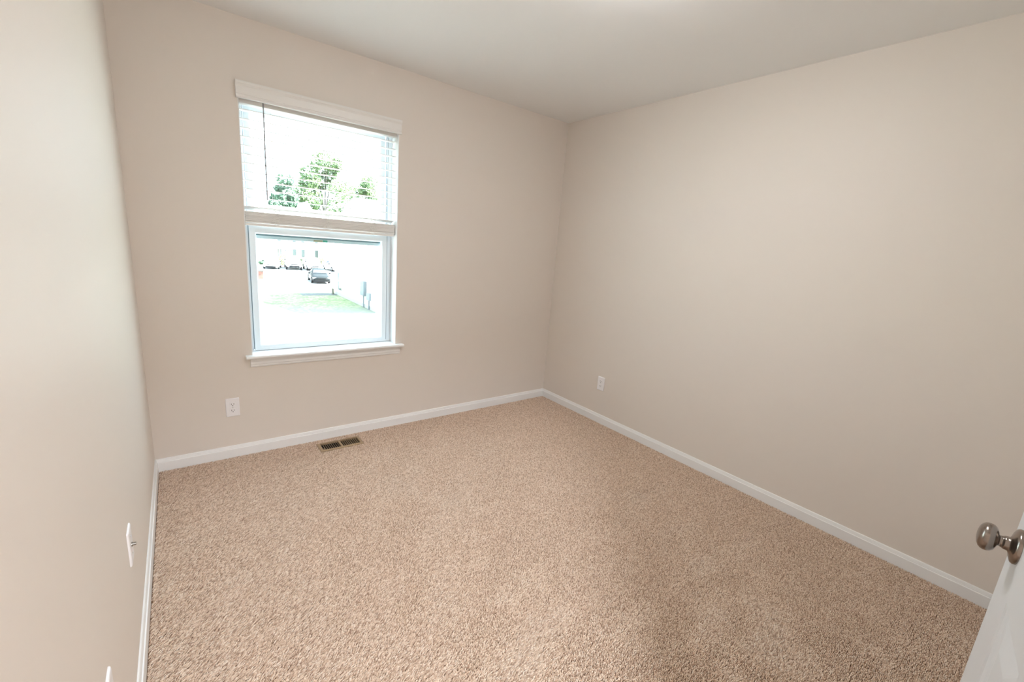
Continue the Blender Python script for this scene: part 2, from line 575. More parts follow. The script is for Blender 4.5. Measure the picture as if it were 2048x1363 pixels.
def slat(z, tilt=0.0, x0=BX0, x1=BX1, name='slat', dy=0.0):
    bm = bmesh.new()
    n = 7
    top, bot = [], []
    w, th = 0.0500, 0.0034
    prof = []
    for k in range(n):
        a = -1 + 2 * k / (n - 1)
        prof.append((a * w / 2, 0.0012 * (1 - a * a) + th / 2))
    for k in reversed(range(n)):
        a = -1 + 2 * k / (n - 1)
        prof.append((a * w / 2, 0.0012 * (1 - a * a) - th / 2))
    ct, s_ = math.cos(tilt), math.sin(tilt)
    prof = [(p * ct - q * s_, p * s_ + q * ct) for p, q in prof]
    prism(bm, prof, (0, 1, 0), (0, 0, 1), (x0, 0.056 + dy, z), (x1 - x0, 0, 0))
    return bpart(name, bm, M['blind'])
for k in range(11):
    slat(2.0035 - 0.04562 * k, tilt=0.02 * math.sin(k * 2.1))
slat(1.4885, tilt=-0.30, x0=BX0 - 0.001, x1=BX1 - 0.006)
# gathered stack on the bottom rail
zz = 1.4090
for k in range(17):
    gap = 0.0035 + (0.0007 if k in (2, 5, 6, 8) else 0.0)
    slat(zz, tilt=0.02 * math.sin(k * 3.7), x0=BX0 + 0.0015 * math.sin(k * 1.9), x1=BX1 + 0.0022 * math.sin(k * 2.3) - 0.002, dy=0.0012 * math.sin(k * 5.1))
    zz += gap
bm = bmesh.new()
box(bm, BX0, BX1 - 0.005, 0.031, 0.081, 1.3905, 1.4065)
bpart('bottom_rail', bm, M['blind'], bevel=0.003)
# tilt wand
bm = bmesh.new()
pts = []
rad = []
for k in range(60):
    t = k / 59
    pts.append((0.6195 + 0.0006 * math.sin(t * 9), 0.0245 - 0.001 * t, 2.052 - 0.510 * t))
    rad.append(0.0034 + 0.0006 * math.sin(t * 62))
tube(bm, pts, rad, 6)
tube(bm, [(0.6195, 0.026, 2.062), (0.6195, 0.024, 2.056), (0.6195, 0.0245, 2.050)], 0.0018, 8)
w_ = bpart('tilt_wand', bm, M['wand'], smooth=True)
w_['label'] = 'grey twist wand'
# ladder cords with slack loops gathered in front of the stack
for cx in (0.6560, 0.9470, 1.2400):
    bm = bmesh.new()
    for yy in (0.0295, 0.0825):
        tube(bm, [(cx, yy, 2.04), (cx, yy, 1.75), (cx, yy, 1.47), (cx, yy, 1.40)], 0.0006, 5)
    r = random.Random(int(cx * 1000))
    for q in range(7):
        zc = 1.484 - q * 0.0125 + r.uniform(-0.003, 0.003)
        xc = cx + r.uniform(-0.012, 0.016)
        ww, hh = r.uniform(0.010, 0.021), r.uniform(0.004, 0.009)
        tl = r.uniform(-0.5, 0.5)
        loop = []
        for k in range(18):
            a = 2 * PI * k / 18
            u_, v_ = ww * math.cos(a), hh * math.sin(a) + 0.003 * math.sin(2 * a)
            loop.append((xc + u_ * math.cos(tl) - v_ * math.sin(tl), 0.0255 - 0.004 * abs(math.sin(a + q)) - 0.001 * q % 0.003, zc + u_ * math.sin(tl) + v_ * math.cos(tl)))
        tube(bm, loop, 0.0013, 6, closed=True)
    bpart('ladder_cord', bm, M['cord'], smooth=True)

# ------------------------------------------------------------------ outlets and wall plates
def plate_frame(o, n, upv=Vector((0, 0, 1))):
    n = Vector(n)
    r = upv.cross(n)
    return r, n

def place(root, pos, normal):
    """local axes: x right, -y out of the wall, z up"""
    ang = math.atan2(normal[0], -normal[1])
    root.location = pos
    root.rotation_euler = (0, 0, ang)

def wall_plate_mesh(holes=False):
    bm = bmesh.new()
    w2, h2 = 0.0355, 0.0575
    def ring(s, y, rr=0.004):
        out = []
        ww, hh = w2 - s, h2 - s
        for cx, cz, a0 in ((ww - rr, hh - rr, 0), (-ww + rr, hh - rr, 90), (-ww + rr, -hh + rr, 180), (ww - rr, -hh + rr, 270)):
            for k in range(4):
                a = math.radians(a0 + 30 * k)
                out.append(bm.verts.new((cx + rr * math.cos(a), y, cz + rr * math.sin(a))))
        return out
    rs = [ring(0, 0.0), ring(0, -0.0022), ring(0.0012, -0.0042), ring(0.0045, -0.0056)]
    n = len(rs[0])
    for a, b in zip(rs, rs[1:]):
        for k in range(n):
            bm.faces.new((a[k], a[(k + 1) % n], b[(k + 1) % n], b[k]))
    bm.faces.new(rs[-1])
    bm.faces.new(list(reversed(rs[0])))
    return bm

def make_outlet(label):
    root = empty('wall_outlet', (0, 0, 0), label, 'outlet', 'duplex outlets low on the walls')
    finish('cover_plate', wall_plate_mesh(), M['plate'], root)
    for sz in (0.0195, -0.0195):
        bm = bmesh.new()
        ring0, ring1 = [], []
        for k in range(32):
            a = 2 * PI * k / 32
            x, z = 0.0172 * math.cos(a), 0.0172 * math.sin(a)
            z = max(-0.0138, min(0.0138, z))
            ring0.append(bm.verts.new((x, -0.0050, sz + z)))
            ring1.append(bm.verts.new((x * 0.97, -0.0074, sz + z * 0.97)))
        for k in range(32):
            bm.faces.new((ring0[k], ring0[(k + 1) % 32], ring1[(k + 1) % 32], ring1[k]))
        bm.faces.new(ring1)
        bm.faces.new(list(reversed(ring0)))
        s = finish('socket', bm, M['plate'], root)
        bm = bmesh.new()
        for sx, hh in ((-0.0063, 0.0046), (0.0063, 0.0038)):
            box(bm, sx - 0.0012, sx + 0.0012, -0.0077, -0.0072, sz + 0.0025 - hh, sz + 0.0025 + hh)
        lathe(bm, [(0, 0.0), (0, 0.0027), (0.0005, 0.0027), (0.0005, 0.0)], (0, -0.0072, sz - 0.0078), (0, -1, 0), 16)
        finish('slots', bm, M['slot'], s)
    bm = bmesh.new()
    lathe(bm, [(0, 0.0032), (0.0012, 0.0028), (0.0014, 0.0)], (0, -0.0054, 0), (0, -1, 0), 16)
    finish('screw', bm, M['screw'], root)
    return root
o1 = make_outlet('white duplex outlet on the window wall, low and left under the sill')
place(o1, (0.382, 0, 0.3175), (0, -1, 0))
o2 = make_outlet('white duplex outlet low on the plain right wall near the far corner')
place(o2, (W, -0.697, 0.332), (-1, 0, 0))
o3 = make_outlet('white duplex outlet low on the left wall, nearest the doorway')
place(o3, (0, -1.858, 0.380), (1, 0, 0))
jk = empty('coax_wall_plate', (0, 0, 0), 'white wall plate with a metal cable connector low on the left wall', 'wall plate')
finish('cover_plate', wall_plate_mesh(), M['plate'], jk)
bm = bmesh.new()
lathe(bm, [(0.0, 0.0072), (0.0022, 0.0072), (0.0022, 0.0048), (0.0110, 0.0048), (0.0110, 0.0030), (0.0095, 0.0026), (0.0095, 0.0)], (0, -0.0056, 0), (0, -1, 0), 12)
cn = finish('cable_connector', bm, M['steel'], jk)
cn['label'] = 'metal threaded connector'
for sz in (0.030, -0.030):
    bm = bmesh.new()
    lathe(bm, [(0, 0.0032), (0.0012, 0.0028), (0.0014, 0.0)], (0, -0.0056, sz), (0, -1, 0), 14)
    finish('screw', bm, M['screw'], jk)
place(jk, (0, -1.308, 0.395), (1, 0, 0))

# ------------------------------------------------------------------ floor register
vx0, vx1, vy0, vy1 = 0.829, 1.106, -0.196, -0.070
vr = empty('floor_register', ((vx0 + vx1) / 2, (vy0 + vy1) / 2, FL), 'tan metal floor register with dark slots in the carpet under the window', 'vent')
VO = vr.location
ix0, ix1, iy0, iy1 = vx0 + 0.020, vx1 - 0.018, vy0 + 0.017, vy1 - 0.016
zt = 0.0035
bm = bmesh.new()
o_ = [(vx0, vy0), (vx1, vy0), (vx1, vy1), (vx0, vy1)]
m_ = [(vx0 + 0.006, vy0 + 0.006), (vx1 - 0.006, vy0 + 0.006), (vx1 - 0.006, vy1 - 0.006), (vx0 + 0.006, vy1 - 0.006)]
i_ = [(ix0, iy0), (ix1, iy0), (ix1, iy1), (ix0, iy1)]
rings = []
for pts, z in ((o_, FL), (o_, zt - 0.003), (m_, zt), (i_, zt - 0.0005), (i_, FL)):
    rings.append([bm.verts.new((p[0], p[1], z)) for p in pts])
for a, b in zip(rings, rings[1:]):
    for k in range(4):
        bm.faces.new((a[k], a[(k + 1) % 4], b[(k + 1) % 4], b[k]))
xm = ix0 + (ix1 - ix0) * 0.5
box(bm, xm - 0.006, xm + 0.006, iy0, iy1, FL, zt - 0.001)
finish('grille_frame', bm, M['vent'], vr, origin=VO)
bm = bmesh.new()
box(bm, ix0, ix1, iy0, iy1, FL, FL + 0.001)
finish('duct_opening', bm, M['duct'], vr, origin=VO)
for half, (a, b) in enumerate(((ix0, xm - 0.006), (xm + 0.006, ix1))):
    for k in range(8):
        cx = a + (b - a) * (k + 1) / 9.0
        bm = bmesh.new()
        tl = 0.0062 if half == 0 else 0.0006        # the two banks of louvers slant opposite ways
        v = [(cx - 0.0008 + tl, FL + 0.002), (cx + 0.0008 + tl, FL + 0.002), (cx + 0.0008, zt - 0.0015), (cx - 0.0008, zt - 0.0015)]
        prism(bm, v, (1, 0, 0), (0, 0, 1), (0, iy0, 0), (0, iy1 - iy0, 0))
        finish('louver', bm, M['vent'], vr, origin=VO)
bm = bmesh.new()
box(bm, ix0 + 0.004, ix0 + 0.009, iy0 + 0.006, iy0 + 0.016, FL + 0.001, zt + 0.002)
finish('damper_lever', bm, M['vent'], vr, origin=VO)

# ------------------------------------------------------------------ door (swung open almost flat to the wall)
DW, DT = 0.711, 0.035
E0 = Vector((1.455, -2.946, 0))
t_ = Vector((-0.9909, -0.1348, 0)).normalized()         # from the free edge towards the hinge
n_ = Vector((-t_.y * -1, 0, 0))
n_ = Vector((t_.y, -t_.x, 0)).normalized()              # face normal, into the room
hinge = E0 + t_ * DW
door = structure(empty('door_1', (hinge.x, hinge.y, 0.012)))
# local door axes: x from hinge to free edge, y = out of the visible face, z up
ux = -t_
door.matrix_world = Matrix(((ux.x, n_.x, 0, hinge.x), (ux.y, n_.y, 0, hinge.y), (0, 0, 1, 0.012), (0, 0, 0, 1)))
DHH = 2.032
stile, mull = 0.112, 0.090
pw = (DW - 2 * stile - mull) / 2
cols_ = [(stile, stile + pw), (stile + pw + mull, DW - stile)]
rows_ = [(0.235, 0.812), (1.000, 1.560), (1.665, 1.905)]
xs = sorted({0, DW, *[v for c in cols_ for v in c]})
zs = sorted({0, DHH, *[v for c in rows_ for v in c]})
bm = bmesh.new()
def grid_face(yv, flip, sgn):
    for xi in range(len(xs) - 1):
        for zi in range(len(zs) - 1):
            x0, x1, z0, z1 = xs[xi], xs[xi + 1], zs[zi], zs[zi + 1]
            pan = any(abs(x0 - c[0]) < 1e-6 and abs(x1 - c[1]) < 1e-6 for c in cols_) and any(abs(z0 - r[0]) < 1e-6 and abs(z1 - r[1]) < 1e-6 for r in rows_)
            if not pan:
                bm.faces.new([bm.verts.new(p) for p in ((x0, yv, z0), (x1, yv, z0), (x1, yv, z1), (x0, yv, z1))])
            else:
                prev = None
                for s, d in ((0, 0), (0.003, -0.0030), (0.010, -0.0060), (0.014, -0.0068), (0.024, -0.0068), (0.062, -0.0006), (0.064, -0.0004)):
                    r = [bm.verts.new(p) for p in ((x0 + s, yv + d * sgn, z0 + s), (x1 - s, yv + d * sgn, z0 + s), (x1 - s, yv + d * sgn, z1 - s), (x0 + s, yv + d * sgn, z1 - s))]
                    if prev:
                        for k in range(4):
                            bm.faces.new((prev[k], prev[(k + 1) % 4], r[(k + 1) % 4], r[k]))
                    prev = r
                bm.faces.new(prev)
grid_face(0.0, False, 1)
grid_face(-DT, True, -1)
for (x0, x1, z0, z1) in ((0, 0, 0, DHH), (DW, DW, 0, DHH)):
    bm.faces.new([bm.verts.new(p) for p in ((x0, 0, z0), (x0, -DT, z0), (x0, -DT, z1), (x0, 0, z1))])
for z in (0, DHH):
    bm.faces.new([bm.verts.new(p) for p in ((0, 0, z), (DW, 0, z), (DW, -DT, z), (0, -DT, z))])
bmesh.ops.remove_doubles(bm, verts=bm.verts[:], dist=1e-5)
finish('door_leaf', bm, M['door'], door)
KP = [(0.0, 0.0335), (0.0035, 0.0335), (0.0065, 0.0315), (0.0090, 0.0255), (0.0110, 0.0175), (0.0130, 0.0135), (0.0175, 0.0128), (0.0200, 0.0122),
      (0.0205, 0.0112), (0.0250, 0.0100), (0.0268, 0.0110), (0.0285, 0.0170), (0.0310, 0.0222), (0.0345, 0.0252), (0.0385, 0.0266), (0.0425, 0.0268),
      (0.0465, 0.0254), (0.0500, 0.0220), (0.0525, 0.0170), (0.0540, 0.0100), (0.0545, 0.0)]
for sgn, yv in ((1, 0.0), (-1, -DT)):
    bm = bmesh.new()
    lathe(bm, KP, (DW - 0.060, yv, 0.9140 - 0.012), (0, sgn, 0), 56)
    k_ = finish('door_knob', bm, M['nickel'], door, smooth=True)
    k_['label'] = 'brushed nickel round knob with rosette'
bm = bmesh.new()
box(bm, DW - 0.0005, DW + 0.001, -DT / 2 - 0.0125, -DT / 2 + 0.0125, 0.873, 0.931)
finish('latch_plate', bm, M['nickel'], door)
for z in (0.2, 1.0, 1.8):
    bm = bmesh.new()
    lathe(bm, [(0, 0.0), (0, 0.006), (0.09, 0.006), (0.09, 0.0)], (-0.004, -DT - 0.004, z), (0, 0, 1), 14)
    finish('hinge', bm, M['nickel'], door)

# ------------------------------------------------------------------ ceiling lamps (bedroom lamp sits just above the frame; the hall one is an added fill lamp, out of view)
def ceiling_lamp(x, y, label, power, colr):
    root = empty('ceiling_lamp', (x, y, H), label, 'lamp')
    bm = bmesh.new()
    lathe(bm, [(0, 0.0), (0, 0.150), (-0.018, 0.150), (-0.022, 0.144), (-0.022, 0.0)], (0, 0, 0), (0, 0, 1), 48)
    finish('lamp_base', bm, M['nickel'], root, smooth=False)
    bm = bmesh.new()
    lathe(bm, [(-0.020, 0.140)] + [(-0.022 - 0.055 * math.sin(a), 0.140 * math.cos(a)) for a in [PI / 2 * k / 10 for k in range(1, 10)]] + [(-0.077, 0.0)], (0, 0, 0), (0, 0, 1), 48)
    finish('lamp_shade', bm, mat('frosted_shade', (0.9, 0.88, 0.85), 0.5, emis=(colr, power)), root, smooth=True)
    return root
ceiling_lamp(1.52, -1.80, 'round frosted flush lamp at the middle of the bedroom ceiling', LAMP, (0.97, 0.985, 1.0))
ceiling_lamp(0.12, -3.85, 'added round frosted fill lamp on the unseen hallway ceiling behind the doorway', HALL_FILL, (0.90, 0.97, 1.06))

# ------------------------------------------------------------------ outdoors
GZ = CAM.z - 4.8
def polar(az, D, z=None):
    a = math.radians(az)
    return Vector((CAM.x + D * math.sin(a), CAM.y + D * math.cos(a), GZ if z is None else z))

def ground_mat():
    mt = bpy.data.materials.new('patchy_lawn')
    mt.use_nodes = True
    nt = mt.node_tree
    b = nt.nodes['Principled BSDF']
    b.inputs['Roughness'].default_value = 0.95
    b.inputs['Specular IOR Level'].default_value = 0.1
    tc = nt.nodes.new('ShaderNodeTexCoord')
    n1 = nt.nodes.new('ShaderNodeTexNoise')
    n1.inputs['Scale'].default_value = 0.9
    n1.inputs['Detail'].default_value = 8
    n1.inputs['Roughness'].default_value = 0.7
    n2 = nt.nodes.new('ShaderNodeTexNoise')
    n2.inputs['Scale'].default_value = 5.0
    n2.inputs['Detail'].default_value = 6
    nt.links.new(tc.outputs['Object'], n1.inputs['Vector'])
    nt.links.new(tc.outputs['Object'], n2.inputs['Vector'])
    r1 = nt.nodes.new('ShaderNodeValToRGB')
    r1.color_ramp.elements[0].position = 0.32
    r1.color_ramp.elements[0].color = (0.115, 0.162, 0.080, 1)
    r1.color_ramp.elements[1].position = 0.66
    r1.color_ramp.elements[1].color = (0.22, 0.225, 0.150, 1)
    r2_ = nt.nodes.new('ShaderNodeValToRGB')
    r2_.color_ramp.elements[0].position = 0.38
    r2_.color_ramp.elements[0].color = (0.78, 0.80, 0.76, 1)
    r2_.color_ramp.elements[1].position = 0.62
    r2_.color_ramp.elements[1].color = (1.45, 1.40, 1.45, 1)
    mx = nt.nodes.new('ShaderNodeMix')
    mx.data_type = 'RGBA'
    mx.blend_type = 'MULTIPLY'
    mx.inputs['Factor'].default_value = 1.0
    nt.links.new(n1.outputs['Fac'], r1.inputs['Fac'])
    nt.links.new(n2.outputs['Fac'], r2_.inputs['Fac'])
    nt.links.new(r1.outputs['Color'], mx.inputs['A'])
    nt.links.new(r2_.outputs['Color'], mx.inputs['B'])
    # the turf nearer the building is dry and pale
    sx = nt.nodes.new('ShaderNodeSeparateXYZ')
    nt.links.new(tc.outputs['Object'], sx.inputs[0])
    ad = nt.nodes.new('ShaderNodeMath')
    ad.operation = 'MULTIPLY_ADD'
    ad.inputs[1].default_value = 9.0
    nt.links.new(n1.outputs['Fac'], ad.inputs[0])
    nt.links.new(sx.outputs['Y'], ad.inputs[2])
    mr = nt.nodes.new('ShaderNodeMapRange')
    mr.inputs['From Min'].default_value = 26.5
    mr.inputs['From Max'].default_value = 32.0
    nt.links.new(ad.outputs[0], mr.inputs['Value'])
    m2 = nt.nodes.new('ShaderNodeMix')
    m2.data_type = 'RGBA'
    m2.inputs['A'].default_value = (0.20, 0.20, 0.195, 1)
    nt.links.new(mr.outputs['Result'], m2.inputs['Factor'])
    nt.links.new(mx.outputs['Result'], m2.inputs['B'])
    nt.links.new(m2.outputs['Result'], b.inputs['Base Color'])
    return mt
bm = bmesh.new()
box(bm, -60, 90, 0.6, 150, GZ - 0.3, GZ)
structure(finish('ground', bm, ground_mat()))
M['asphalt'] = mat('pale_asphalt', (0.30, 0.30, 0.31), 0.9, vary=(3.0, (0.26, 0.26, 0.27)))
M['concrete'] = mat('shade_toned_paving', (0.075, 0.08, 0.085), 0.9, vary=(4.0, (0.06, 0.065, 0.07)))  # the house's shade on the concrete is put into this dark colour
bm = bmesh.new()
box(bm, -60, 90, CAM.y + 40.5, CAM.y + 63.5, GZ, GZ + 0.02)
structure(finish('road', bm, M['asphalt']))
NX = CAM.x + 9.8                 # side wall of the neighbouring house
NY0, NY1 = CAM.y + 26.3, CAM.y + 35.7
bm = bmesh.new()
box(bm, NX - 2.6, NX - 0.05, NY1 - 0.95, NY1 + 0.25, GZ, GZ + 0.006)
structure(finish('walkway', bm, M['concrete']))

def siding_mat(name, rgb, rgb2, pitch):
    mt = bpy.data.materials.new(name)
    mt.use_nodes = True
    nt = mt.node_tree
    b = nt.nodes['Principled BSDF']
    b.inputs['Roughness'].default_value = 0.6
    tc = nt.nodes.new('ShaderNodeTexCoord')
    wv = nt.nodes.new('ShaderNodeTexWave')
    wv.wave_type = 'BANDS'
    wv.bands_direction = 'Z'
    wv.wave_profile = 'SAW'
    wv.inputs['Scale'].default_value = 2 * PI / (20 * pitch)
    nt.links.new(tc.outputs['Object'], wv.inputs['Vector'])
    bp = nt.nodes.new('ShaderNodeBump')
    bp.inputs['Strength'].default_value = 0.8
    bp.inputs['Distance'].default_value = 0.015
    nt.links.new(wv.outputs['Fac'], bp.inputs['Height'])
    nt.links.new(bp.outputs['Normal'], b.inputs['Normal'])
    b.inputs['Base Color'].default_value = (*rgb, 1)
    return mt
M['siding'] = siding_mat('cream_siding', (0.66, 0.63, 0.60), None, 0.13)
M['roof'] = mat('grey_shingles', (0.26, 0.25, 0.25), 0.9, bump=(20, 0.4, 0.02))
M['whitetrim'] = mat('exterior_white_trim', (0.75, 0.75, 0.75), 0.5)
M['farglass'] = mat('dark_window_glass', (0.055, 0.07, 0.095), 0.15, spec=0.15)
M['brick'] = mat('red_brick', (0.23, 0.075, 0.055), 0.9, vary=(9.0, (0.10, 0.06, 0.05)))
M['capstone'] = mat('grey_cap_stone', (0.075, 0.07, 0.065), 0.9)
M['metergrey'] = mat('grey_meter_enamel', (0.12, 0.14, 0.155), 0.5)
M['cabinetgrey'] = mat('pale_grey_enamel', (0.16, 0.175, 0.19), 0.5)
M['foundation'] = mat('foundation_block', (0.32, 0.31, 0.30), 0.9)

nb = empty('neighbouring_house', (NX, NY0, GZ), 'cream sided house whose windowed side wall runs along the lawn', 'house')
NO = nb.location
EV, PK, DX = 5.3, 7.0, 8.0
bm = bmesh.new()
ymid = (NY0 + NY1) / 2
g = [(NY0, GZ - 0.2), (NY1, GZ - 0.2), (NY1, GZ + EV), (ymid, GZ + PK), (NY0, GZ + EV)]
prism(bm, g, (0, 1, 0), (0, 0, 1), (NX, 0, 0), (DX, 0, 0))
finish('side_wall', bm, M['siding'], nb, origin=NO)
bm = bmesh.new()
box(bm, NX - 0.02, NX + DX, NY0 - 0.02, NY1 + 0.02, GZ - 0.2, GZ + 0.22)
finish('foundation', bm, M['foundation'], nb, origin=NO)
bm = bmesh.new()
for (ya, yb) in ((NY0 - 0.3, ymid), (NY1 + 0.3, ymid)):
    za, zb = GZ + EV - 0.1, GZ + PK + 0.04
    prism(bm, [(ya, za), (yb, zb), (yb, zb + 0.14), (ya, za + 0.14)], (0, 1, 0), (0, 0, 1), (NX + 0.02, 0, 0), (DX + 0.2, 0, 0))
finish('roof', bm, M['roof'], nb, origin=NO)
for (ya, yb) in ((NY0 - 0.3, ymid), (NY1 + 0.3, ymid)):
    za, zb = GZ + EV - 0.1, GZ + PK + 0.04
    bm = bmesh.new()
    prism(bm, [(ya, za - 0.06), (yb, zb - 0.06), (yb, zb + 0.16), (ya, za + 0.16)], (0, 1, 0), (0, 0, 1), (NX - 0.05, 0, 0), (0.07, 0, 0))
    finish('rake_board', bm, M['whitetrim'], nb, origin=NO)
for yc in (NY0, NY1):
    bm = bmesh.new()
    box(bm, NX - 0.025, NX + 0.1, yc - (0.02 if yc == NY0 else 0.1), yc + (0.1 if yc == NY0 else 0.02), GZ + 0.2, GZ + EV)
    finish('corner_board', bm, M['whitetrim'], nb, origin=NO)
def house_window(root, org, plane, c, w, z0, z1, axis, muntins=False, sash_only=False):
    """a framed window on a wall; axis 'y' = wall facing -x, 'x' = wall facing -y"""
    def bx(bm, a0, a1, d0, d1, za, zb):
        if axis == 'y':
            box(bm, plane - d1, plane - d0, a0, a1, za, zb)
        else:
            box(bm, a0, a1, plane - d1, plane - d0, za, zb)
    f = 0.09
    bm = bmesh.new()
    bx(bm, c - w / 2, c - w / 2 + f, 0, 0.06, z0, z1)
    bx(bm, c + w / 2 - f, c + w / 2, 0, 0.06, z0, z1)
    bx(bm, c - w / 2 + f, c + w / 2 - f, 0, 0.06, z0, z0 + f)
    bx(bm, c - w / 2 + f, c + w / 2 - f, 0, 0.06, z1 - f, z1)
    zm = (z0 + z1) / 2
    bx(bm, c - w / 2 + f, c + w / 2 - f, 0, 0.05, zm - 0.04, zm + 0.04)
    if muntins:
        for q in (1, 2):
            xx = c - w / 2 + f + (w - 2 * f) * q / 3
            bx(bm, xx - 0.035, xx + 0.035, 0, 0.04, z0 + f, z1 - f)
        for zq in ((z0 + f + zm) / 2, (z1 - f + zm) / 2):
            bx(bm, c - w / 2 + f, c + w / 2 - f, 0, 0.04, zq - 0.03, zq + 0.03)
    fr = finish('window_frame', bm, M['whitetrim'], root, origin=org)
    bm = bmesh.new()
    bx(bm, c - w / 2 + f * 0.5, c + w / 2 - f * 0.5, 0.005, 0.02, z0 + f * 0.5, z1 - f * 0.5)
    pn = finish('pane', bm, M['farglass'], fr, origin=org)
    return fr
yw = CAM.y + 9.8 / math.tan(math.radians(15.95))
house_window(nb, NO, NX, yw, 1.25, GZ + 0.35, GZ + 1.95, 'y')

# electric meters on that wall
ym = CAM.y + 9.8 / math.tan(math.radians(18.75))
mb_ = empty('electric_meter_bank', (NX, ym, GZ + 1.3), 'dark grey electric meter box with round meters on the side wall', 'meter')
MO = mb_.location
bm = bmesh.new()
box(bm, NX - 0.22, NX, ym - 0.42, ym + 0.02, GZ + 0.80, GZ + 1.75)
finish('meter_box', bm, M['metergrey'], mb_, origin=MO, bevel=0.02)
for k in range(3):
    bm = bmesh.new()
    lathe(bm, [(0, 0.0), (0, 0.10), (0.10, 0.10), (0.16, 0.085), (0.17, 0.0)], (NX, ym + 0.30, GZ + 1.02 + 0.27 * k), (-1, 0, 0), 18)
    finish('meter_dial', bm, M['cabinetgrey'], mb_, origin=MO, smooth=False)
bm = bmesh.new()
box(bm, NX - 0.15, NX, ym + 0.05, ym + 0.50, GZ + 0.78, GZ + 1.70)
finish('meter_panel', bm, M['cabinetgrey'], mb_, origin=MO, bevel=0.01)
bm = bmesh.new()
tube(bm, [(NX - 0.09, ym - 0.05, GZ + 0.82), (NX - 0.09, ym - 0.05, GZ + 0.0)], 0.045, 10)
finish('conduit', bm, M['cabinetgrey'], mb_, origin=MO)
yc_ = ym - 1.05
uc = empty('utility_cabinet', (NX, yc_, GZ + 0.8), 'pale grey utility box on the side wall, right of the meters', 'cabinet')
UO = uc.location
bm = bmesh.new()
box(bm, NX - 0.16, NX, yc_ - 0.25, yc_ + 0.25, GZ + 0.62, GZ + 1.08)
finish('box_body', bm, M['cabinetgrey'], uc, origin=UO, bevel=0.01)
bm = bmesh.new()
tube(bm, [(NX - 0.07, yc_, GZ + 0.64), (NX - 0.07, yc_, GZ + 0.0)], 0.04, 10)
finish('conduit', bm, M['metergrey'], uc, origin=UO)
pd = polar(15.05, 36.6)
bm = bmesh.new()
lathe(bm, [(0, 0.0), (0, 0.09), (0.42, 0.08), (0.48, 0.05), (0.50, 0)], pd, (0, 0, 1), 14)
tag(finish('utility_pedestal', bm, mat('dull_green_enamel', (0.12, 0.115, 0.09), 0.7), origin=pd), 'short dark utility post at the far corner of the cream house', 'post')

# brick pier by the road
bp_ = polar(7.35, 46.5)
pr = empty('brick_pier', bp_, 'short red brick pier with a flat dark cap at the left side of the lawn', 'pier')
bm = bmesh.new()
box(bm, bp_.x - 0.33, bp_.x + 0.24, bp_.y - 0.3, bp_.y + 0.3, GZ, GZ + 0.74)
finish('pier_body', bm, M['brick'], pr, origin=bp_)
bm = bmesh.new()
box(bm, bp_.x - 0.40, bp_.x + 0.31, bp_.y - 0.37, bp_.y + 0.37, GZ + 0.74, GZ + 0.84)
finish('pier_cap', bm, M['capstone'], pr, origin=bp_)

# row of houses across the road
HY = CAM.y + 67.0
def hx(az):
    return CAM.x + 67.0 * math.tan(math.radians(az))
rh = empty('row_house', (hx(12), HY, GZ), 'long pale row house with dark shutters across the road', 'house')
RO = rh.location
bm = bmesh.new()
box(bm, hx(-8), hx(26), HY, HY + 9, GZ - 0.2, GZ + 6.0)
xc, hw = hx(12.45), 1.9
prism(bm, [(xc - hw, GZ + 5.8), (xc + hw, GZ + 5.8), (xc, GZ + 8.6)], (1, 0, 0), (0, 0, 1), (0, HY - 0.02, 0), (0, 4.5, 0))
finish('facade', bm, siding_mat('white_siding', (0.72, 0.71, 0.70), None, 0.15), rh, origin=RO)
bm = bmesh.new()
prism(bm, [(HY - 0.5, GZ + 5.9), (HY + 4.5, GZ + 7.6), (HY + 9.5, GZ + 5.9), (HY + 9.5, GZ + 6.1), (HY + 4.5, GZ + 7.8), (HY - 0.5, GZ + 6.1)], (0, 1, 0), (0, 0, 1), (hx(-8) - 0.4, 0, 0), (hx(26) - hx(-8) + 0.8, 0, 0))
finish('roof', bm, M['roof'], rh, origin=RO)
SH = [(9.43, 10.97), (11.87, 13.32)]
for (a, b) in SH:
    xa, xb = hx(a), hx(b)
    for xx in (xa, xb):
        for (z0, z1) in ((0.98, 2.02), (3.0, 4.6)):
            bm = bmesh.new()
            box(bm, xx - 0.20, xx + 0.20, HY - 0.06, HY, GZ + z0, GZ + z1)
            finish('shutter', bm, M['shutter'], rh, origin=RO)
    w = (xb - xa - 0.5) / 2
    for q in (-1, 1):
        for (z0, z1) in ((0.98, 2.02), (3.0, 4.6)):
            house_window(rh, RO, HY, (xa + xb) / 2 + q * w / 2, w - 0.08, GZ + z0, GZ + z1, 'x', muntins=True)
M['doorwood'] = mat('pale_front_door', (0.34, 0.34, 0.34), 0.5)
